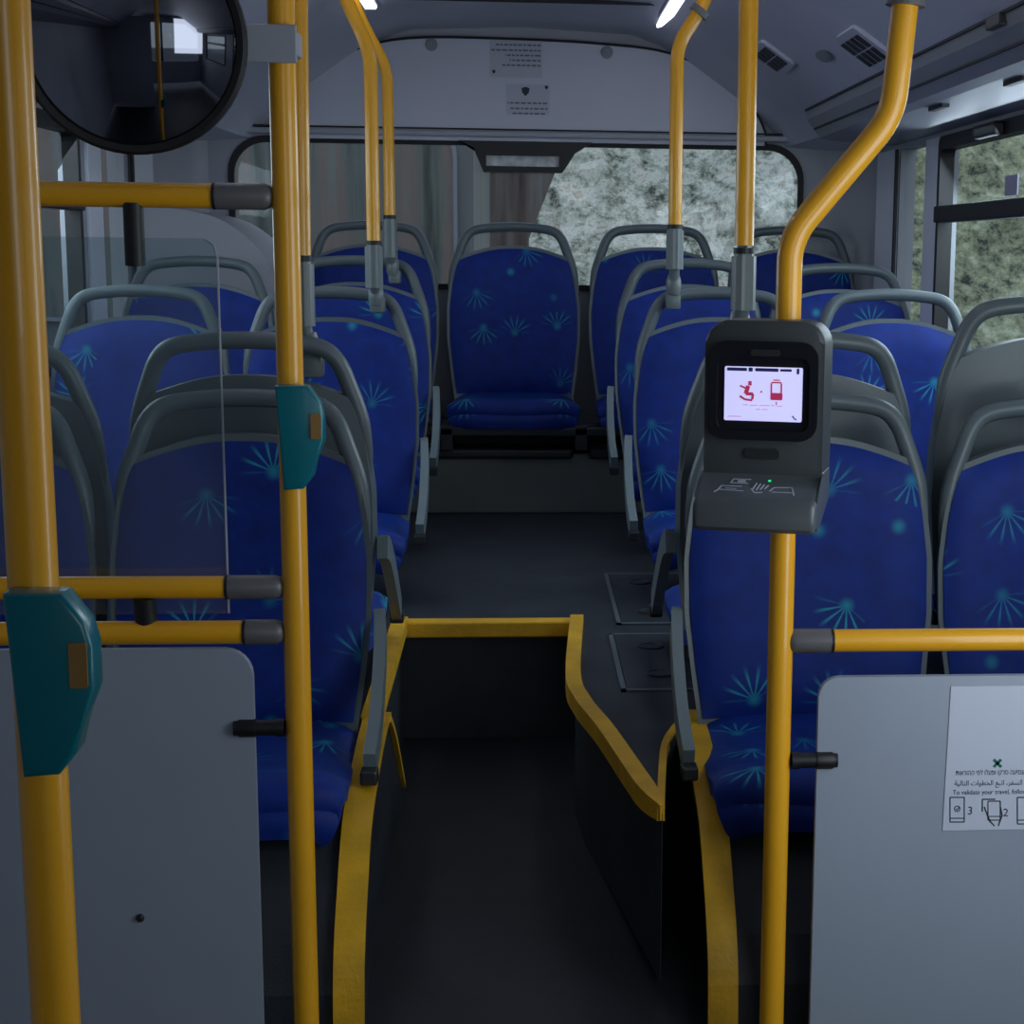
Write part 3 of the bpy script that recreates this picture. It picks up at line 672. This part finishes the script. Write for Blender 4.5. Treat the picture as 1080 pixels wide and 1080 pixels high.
sg('status_bar', M['scr_dark'], [rrect(-.044, -.020, .2085, .2125, .001), rrect(-.018, -.013, .208, .213, .001), rrect(-.010, .018, .2085, .2125, .001), rrect(.020, .034, .209, .212, .001), rrect(.040, .043, .206, .213, .001)])
fig = [line((-.016, .196), (-.016, .1905), .004), line((-.018, .190), (-.021, .180), .005), line((-.021, .180), (-.012, .180), .004), line((-.012, .180), (-.013, .173), .003), line((-.021, .187), (-.028, .190), .0022), line((-.028, .177), (-.022, .173), .0025), line((-.022, .173), (-.013, .172), .0025), line((-.003, .183), (-.001, .183), .0022)]
sg('seated_figure', M['scr_red'], fig)
bus = [line((.010, .178), (.010, .194), .0018), line((.022, .178), (.022, .194), .0018), line((.010, .195), (.022, .195), .0018), line((.012, .198), (.020, .198), .0014), rrect(.009, .0235, .173, .182, .002), line((.0165, .171), (.0165, .167), .0012)]
sg('bus_icon', M['scr_red'], bus)
sg('message_text', M['scr_pink'], [rrect(x, x+w_, z, z+.0015, .0004) for x, w_, z in ((-.024, .006, .1655), (-.016, .010, .165), (-.004, .012, .1652), (.010, .005, .1655), (.017, .007, .1648), (-.008, .005, .160), (-.001, .007, .1602), (-.042, .016, .1505))])
sg('corner_mark', M['scr_dark'], [line((.036, .154), (.038, .151), .0014), line((.038, .151), (.041, .149), .0014)])
# drawings on the tray
def tray(name, m, outs, par=t):
    """outlines given on the sloped tray face: x and distance s down the slope"""
    b = nb(); o = Vector((0, -.060, .0583)); d = Vector((0, -.056, -.018)).normalized(); n = Vector((0, -d.z, d.y)); n = n if n.z > 0 else -n
    for q in outs:
        lo = [b.verts.new(o+Vector((x, 0, 0))+d*s_+n*.0002) for x, s_ in q]; hi = [b.verts.new(o+Vector((x, 0, 0))+d*s_+n*.0008) for x, s_ in q]
        b.faces.new(lo[::-1]); b.faces.new(hi)
        for i in range(len(q)): b.faces.new((lo[i], lo[(i+1) % len(q)], hi[(i+1) % len(q)], hi[i]))
    return rd(name, b, m)
tp = M['paper']
wv = []
for k_ in range(4):
    wv.append(line((-.006+k_*.005, .040-k_*.002), (-.003+k_*.005, .016+k_*.002), .0018))
wv.append(line((-.008, .034), (-.002, .046), .002)); wv.append(line((-.002, .046), (.008, .044), .002))
tray('contactless_mark', tp, wv)
tray('card_outline', tp, [line((-.048, .040), (-.052, .048), .0012), line((-.046, .028), (-.020, .028), .0014), line((-.046, .040), (-.016, .042), .0014), line((-.046, .028), (-.048, .040), .0014), line((-.040, .035), (-.026, .036), .001)])
tray('card_outline', tp, [line((.020, .028), (.042, .026), .0014), line((.020, .042), (.046, .042), .0014), line((.042, .026), (.048, .050), .0014), line((.020, .028), (.016, .040), .0014)])
tray('card_outline', tp, [line((-.034, .006), (-.012, .006), .0016), line((-.036, .018), (-.014, .018), .0016), line((-.034, .006), (-.036, .018), .0014), line((-.028, .012), (-.018, .012), .006)])
tray('status_light', M['led'], [rrect(.010, .0135, .006, .010, .001)])
b = nb(); prism(b, rrect(-.018, .004, .015, .0175, .001), -.1222, -.1195); rd('print_line', b, M['coupler'])
# ================================================================== TEAL BUTTONS
def button(label, x, y, ztop, grp='teal stop buttons'):
    t = thing('stop_button', label, 'button', (x, y, ztop-.14), grp)
    o_ = [(-.006, 0), (.036, 0), (.052, -.022), (.0565, -.040), (.0565, -.072), (.046, -.098), (.041, -.120), (.028, -.137), (.002, -.139)]
    b = nb(); prism(b, [(x+px_, ztop+pz) for px_, pz in o_], y-.050, y-.017, 'y', .004); finish('button_housing', b, M['teal'], t, True)
    b = nb(); prism(b, [(x+px_, ztop+pz) for px_, pz in rrect(.040, .053, -.070, -.036, .002)], y-.0525, y-.0495); finish('button_label', b, M['orange'], t)
    b = nb(); box(b, x+.0, x+.03, y-.02, y+.0185, ztop-.11, ztop-.03, .004); finish('pole_clip', b, M['dark'], t)
    return t
button('large teal stop button low on the thick pole at the left edge', -.371, 1.3, -.250)
button('small teal stop button on the left floor to ceiling pole', -.318, YP, -.178)
# ================================================================== CEILING THINGS
for s, lab in ((1, 'lit white strip lamp on the ceiling right of the aisle'), (-1, 'lit white strip lamp on the ceiling left of the aisle')):
    t = thing('ceiling_lamp', lab, 'lamp', (s*.46, 3.9, .73), 'ceiling strip lamps')
    ye = 5.93 if s > 0 else 5.60; xe = .475
    b = nb(); box(b, s*xe-.036, s*xe+.036, 2.4, ye+.02, .750, .770, .006); finish('lamp_housing', b, M['duct'], t)
    b = nb(); box(b, s*xe-.026, s*xe+.026, 2.45, ye, .740, .756, .006); finish('diffuser', b, M['lamp'], t)
SN = Vector((-.27, 0, -.40)).normalized(); SU = Vector((-.40, 0, .27)).normalized()     # right cove: normal into the cabin, up the slope
def cove(bm): bm.transform(Matrix(((SU.x, 0, SN.x, 0), (0, 1, 0, 0), (SU.z, 0, SN.z, 0), (0, 0, 0, 1)))); return bm
def vent(label, c, w, l):
    t = thing('air_vent', label, 'vent', c, 'cove air vents')
    def put(name, b, m): b.transform(Matrix(((SU.x, 0, SN.x, c.x), (0, 1, 0, c.y), (SU.z, 0, SN.z, c.z), (0, 0, 0, 1)))); return finish(name, b, m, t)
    b = nb(); prism(b, rrect(-w/2, w/2, -l/2, l/2, .02), .0, .010, 'z', .003); put('vent_plate', b, M['ceiling'])
    for i in range(4):
        for j in range(2):
            b = nb(); y_ = -l/2+l*(.14+.24*i); x_ = -w*.34+j*w*.36
            box(b, x_, x_+w*.32, y_, y_+l*.165, .0095, .0125); put('vent_slot', b, M['black'])
vent('larger slotted air vent on the right cove, left of the bent yellow pole', Vector((.848, 4.28, .505)), .135, .24)
vent('smaller slotted air vent further back, right of the straight yellow pole', Vector((.742, 5.15, .576)), .12, .24)
c = Vector((.812, 4.68, .530)); b = nb(); lathe(b, [(.02, .0), (.035, .004), (.04, .008), (.03, .010)], (0, 0, 0), 'z', 24); b.transform(Matrix.Diagonal((.55, 1.9, 1, 1)))
b.transform(Matrix(((SU.x, 0, SN.x, c.x), (0, 1, 0, c.y), (SU.z, 0, SN.z, c.z), (0, 0, 0, 1)))); tag(finish('grip_recess', b, M['duct'], None, True), 'oval grey recess cap on the cove between the two air vents', 'cover cap')
for (px_, py_), lab in (((1055, 15), 'small dark clip on the air duct at the upper right corner'), ):
    c = at(px_, py_, x=.93); c = Vector((.925, 3.35, .447)); b = nb(); box(b, c.x-.02, c.x+.01, c.y-.05, c.y+.05, c.z-.012, c.z+.012, .003); tag(finish('duct_clip', b, M['dark']), lab, 'clip')
for px_, py_, lab in ((990, 117, 'small dark slot under the air duct, above the window pillar'), (1072, 90, 'small dark slot under the air duct, nearest the right picture edge')):
    c = at(px_, py_, z=.352); b = nb(); box(b, c.x-.010, c.x+.010, c.y-.07, c.y+.07, .3555, .366, .002); tag(finish('duct_slot', b, M['black']), lab, 'vent slot', 'slots under the duct')
for s, px_, lab in ((-1, 455, 'round grey cap on the rear panel, left of the notices'), (1, 640, 'round grey cap on the rear panel, right of the notices')):
    c = at(px_, 47 if s < 0 else 55, d=6.043); b = nb(); lathe(b, [(.021, .002), (.021, -.003), (.016, -.004), (.015, -.002), (.006, -.003)], c, 'y', 24); tag(finish('round_cap', b, M['duct'], None, True), lab, 'cap', 'round caps on the rear panel')
def notice(label, x0, x1, z0, z1, lines, emblem):
    y = 6.0435; t = thing('notice', label, 'notice', ((x0+x1)/2, y, z0), 'paper notices on the rear panel')
    b = nb(); prism(b, rrect(x0, x1, z0, z1, .002, 2), y-.0006, y+.0006); finish('sheet', b, M['notice'], t)
    for l, r_, z in lines:
        b = nb(); x = x0+(x1-x0)*r_
        while x > x0+(x1-x0)*l:
            w_ = random.uniform(.008, .02); xa = max(x-w_, x0+(x1-x0)*l)
            if x-xa > .002: box(b, xa, x, y-.0014, y-.0008, z0+(z1-z0)*z-.0028, z0+(z1-z0)*z+.0028)
            x -= w_+.004
        finish('text_line', b, M['ink_grey'], t)
    for ex, ez, er in emblem:
        cx_, cz_ = x0+(x1-x0)*ex, z0+(z1-z0)*ez; b = nb()
        prism(b, [(cx_, cz_-er*1.1), (cx_+er*.8, cz_-er*.3), (cx_+er, cz_+er*.8), (cx_+er*.3, cz_+er), (cx_, cz_+er*1.15), (cx_-er*.3, cz_+er), (cx_-er, cz_+er*.8), (cx_-er*.8, cz_-er*.3)], y-.0016, y-.0008); finish('emblem', b, M['ink'], t)
notice('upper notice sheet with five text lines on the rear panel', -.107, .072, .585, .712, [(.12, .97, .85), (.03, .97, .71), (.30, .97, .58), (.38, .97, .45), (.24, .97, .32)], [(.08, .14, .006)])
notice('lower notice sheet with a black shield emblem on the rear panel', -.052, .097, .462, .564, [(.04, .95, .38), (.10, .96, .20), (.14, .90, .04)], [(.45, .76, .014), (.93, .9, .006)])
# brake light housing over the rear window
t = thing('brake_light', 'black bracket with a clear light strip at the top centre of the rear window', 'lamp', (0, 6.05, .27))
b = nb(); zt = .372
ou = [(-.215, zt), (-.165, .350), (-.137, .285), (-.13, .268), (.14, .268), (.152, .283), (.185, .335), (.245, zt)]
inn = [(-.120, .325), (-.1205, .315), (-.121, .300), (-.121, .288), (.130, .288), (.1305, .300), (.131, .315), (.131, .325)]
ring_prism(b, ou, inn, 6.03, 6.068); finish('bracket', b, M['black'], t)
b = nb(); box(b, -.12, .13, 6.05, 6.054, .289, .324); finish('light_strip', b, mat('clear_strip', (.55, .57, .58), .3, noise=.3, nscale=30), t)
# window latch and stickers on the right window
b = nb(); c = at(1045, 137, x=WX-.02); box(b, c.x-.02, c.x+.01, c.y-.10, c.y+.10, c.z-.018, c.z+.016, .006); tag(finish('window_latch', b, M['black']), 'black latch at the top edge of the right side window', 'latch')
for px_, lab in ((1067, 'lilac square sticker on the upper right window pane'), ):
    c = at(px_, 195, x=WX+.012); b = nb(); box(b, c.x-.0015, c.x+.0015, c.y-.055, c.y+.055, c.z-.026, c.z+.024); tag(finish('window_sticker', b, M['lilac']), lab, 'sticker')
# floor hatches
for (x0, x1, ya, yb), lab in (((.19, .42, 3.20, 3.70), 'metal-edged floor hatch nearer the camera, right of the aisle'), ((.215, .45, 3.80, 4.42), 'metal-edged floor hatch further back, right of the aisle')):
    t = thing('floor_hatch', lab, 'hatch', ((x0+x1)/2, (ya+yb)/2, ZH), 'floor hatches')
    b = nb(); box(b, x0+.012, x1-.012, ya+.012, yb-.012, ZH, ZH+.003); finish('hatch_lid', b, M['floor'], t)
    b = nb()
    for q in ((x0, x1, ya, ya+.012), (x0, x1, yb-.012, yb), (x0, x0+.01, ya, yb), (x1-.01, x1, ya, yb)): box(b, q[0], q[1], q[2], q[3], ZH, ZH+.004)
    finish('hatch_frame', b, mat('worn_hatch_edge', (.10, .12, .13), .45), t)
    for yy in (ya+.13, yb-.13):
        b = nb(); lathe(b, [(.028, 0), (.028, .004), (.023, .005), (.022, .0035)], (x0+.085, yy, ZH+.002), 'z', 20); finish('hatch_lock', b, M['floor'], t, True)
# ================================================================== OUTSIDE
b = nb(); box(b, -40, 40, -20, 60, -1.75, -1.70); o = struct('floor', b, M['ground'])
rnd = random.Random(3)
from mathutils import noise as mn
def hill(label, u0, u1, nu, nv, m):
    b = nb(); g = []
    for i in range(nu+1):
        row = []
        for j in range(nv+1):
            v = j/nv; p = Vector((u0+(u1-u0)*i/nu, 14.6+v*9, -2+v*10.5))
            d = mn.fractal(p*.9, 1.0, 2.0, 5)*.45+rnd.uniform(-.05, .05)
            row.append(b.verts.new(p+Vector((rnd.uniform(-.03, .03), -abs(d)*.35, d*.3))))
        g.append(row)
    for i in range(nu):
        for j in range(nv): b.faces.new((g[i][j], g[i+1][j], g[i+1][j+1], g[i][j+1]))
    return tag(finish('hillside', b, m), label, 'hill', kind='stuff')
hill('bright scrub-covered slope seen through the rear window', -9, 3.05, 170, 150, M['hill'])
hill('olive grassy slope seen through the right side windows', 3.1, 13, 140, 150, M['hill_side'])
t = thing('parked_coach', 'grey parked coach behind the rear window on the left', 'coach', (-1.7, 9.4, -1.7))
b = nb(); prism(b, rrect(-3.2, -.24, -1.45, 1.5, .12), 8.8, 13.5, 'y', .03); finish('coach_body', b, M['coach'], t)
b = nb(); prism(b, rrect(-3.05, -.34, -.35, .60, .14), 8.775, 8.802); finish('rear_window', b, M['coach_glass'], t)
b = nb(); ring_prism(b, rrect(-3.07, -.32, -.37, .62, .15), rrect(-3.05, -.34, -.35, .60, .14), 8.765, 8.80); finish('window_seal', b, M['duct'], t)
for x in (-2.7, -.8):
    b = nb(); lathe(b, [(.2, 0), (.45, .02), (.45, .28), (.2, .3)], (x-.15, 9.8, -1.25), 'x', 24); finish('wheel', b, M['black'], t, True)
b = nb(); prism(b, [(-1.2, -1.7), (.02, -1.7), (.06, .1), (.36, .85), (.36, 2.2), (-1.2, 2.2)], 13.7, 14.1); tag(finish('brown_gatepost', b, M['rust']), 'brown-grey masonry post beside the parked coach', 'post')
# lift everything so that the low floor lies at z = 0
for o in S.objects:
    if o.parent is None and o is not cam: o.location.z += EYE
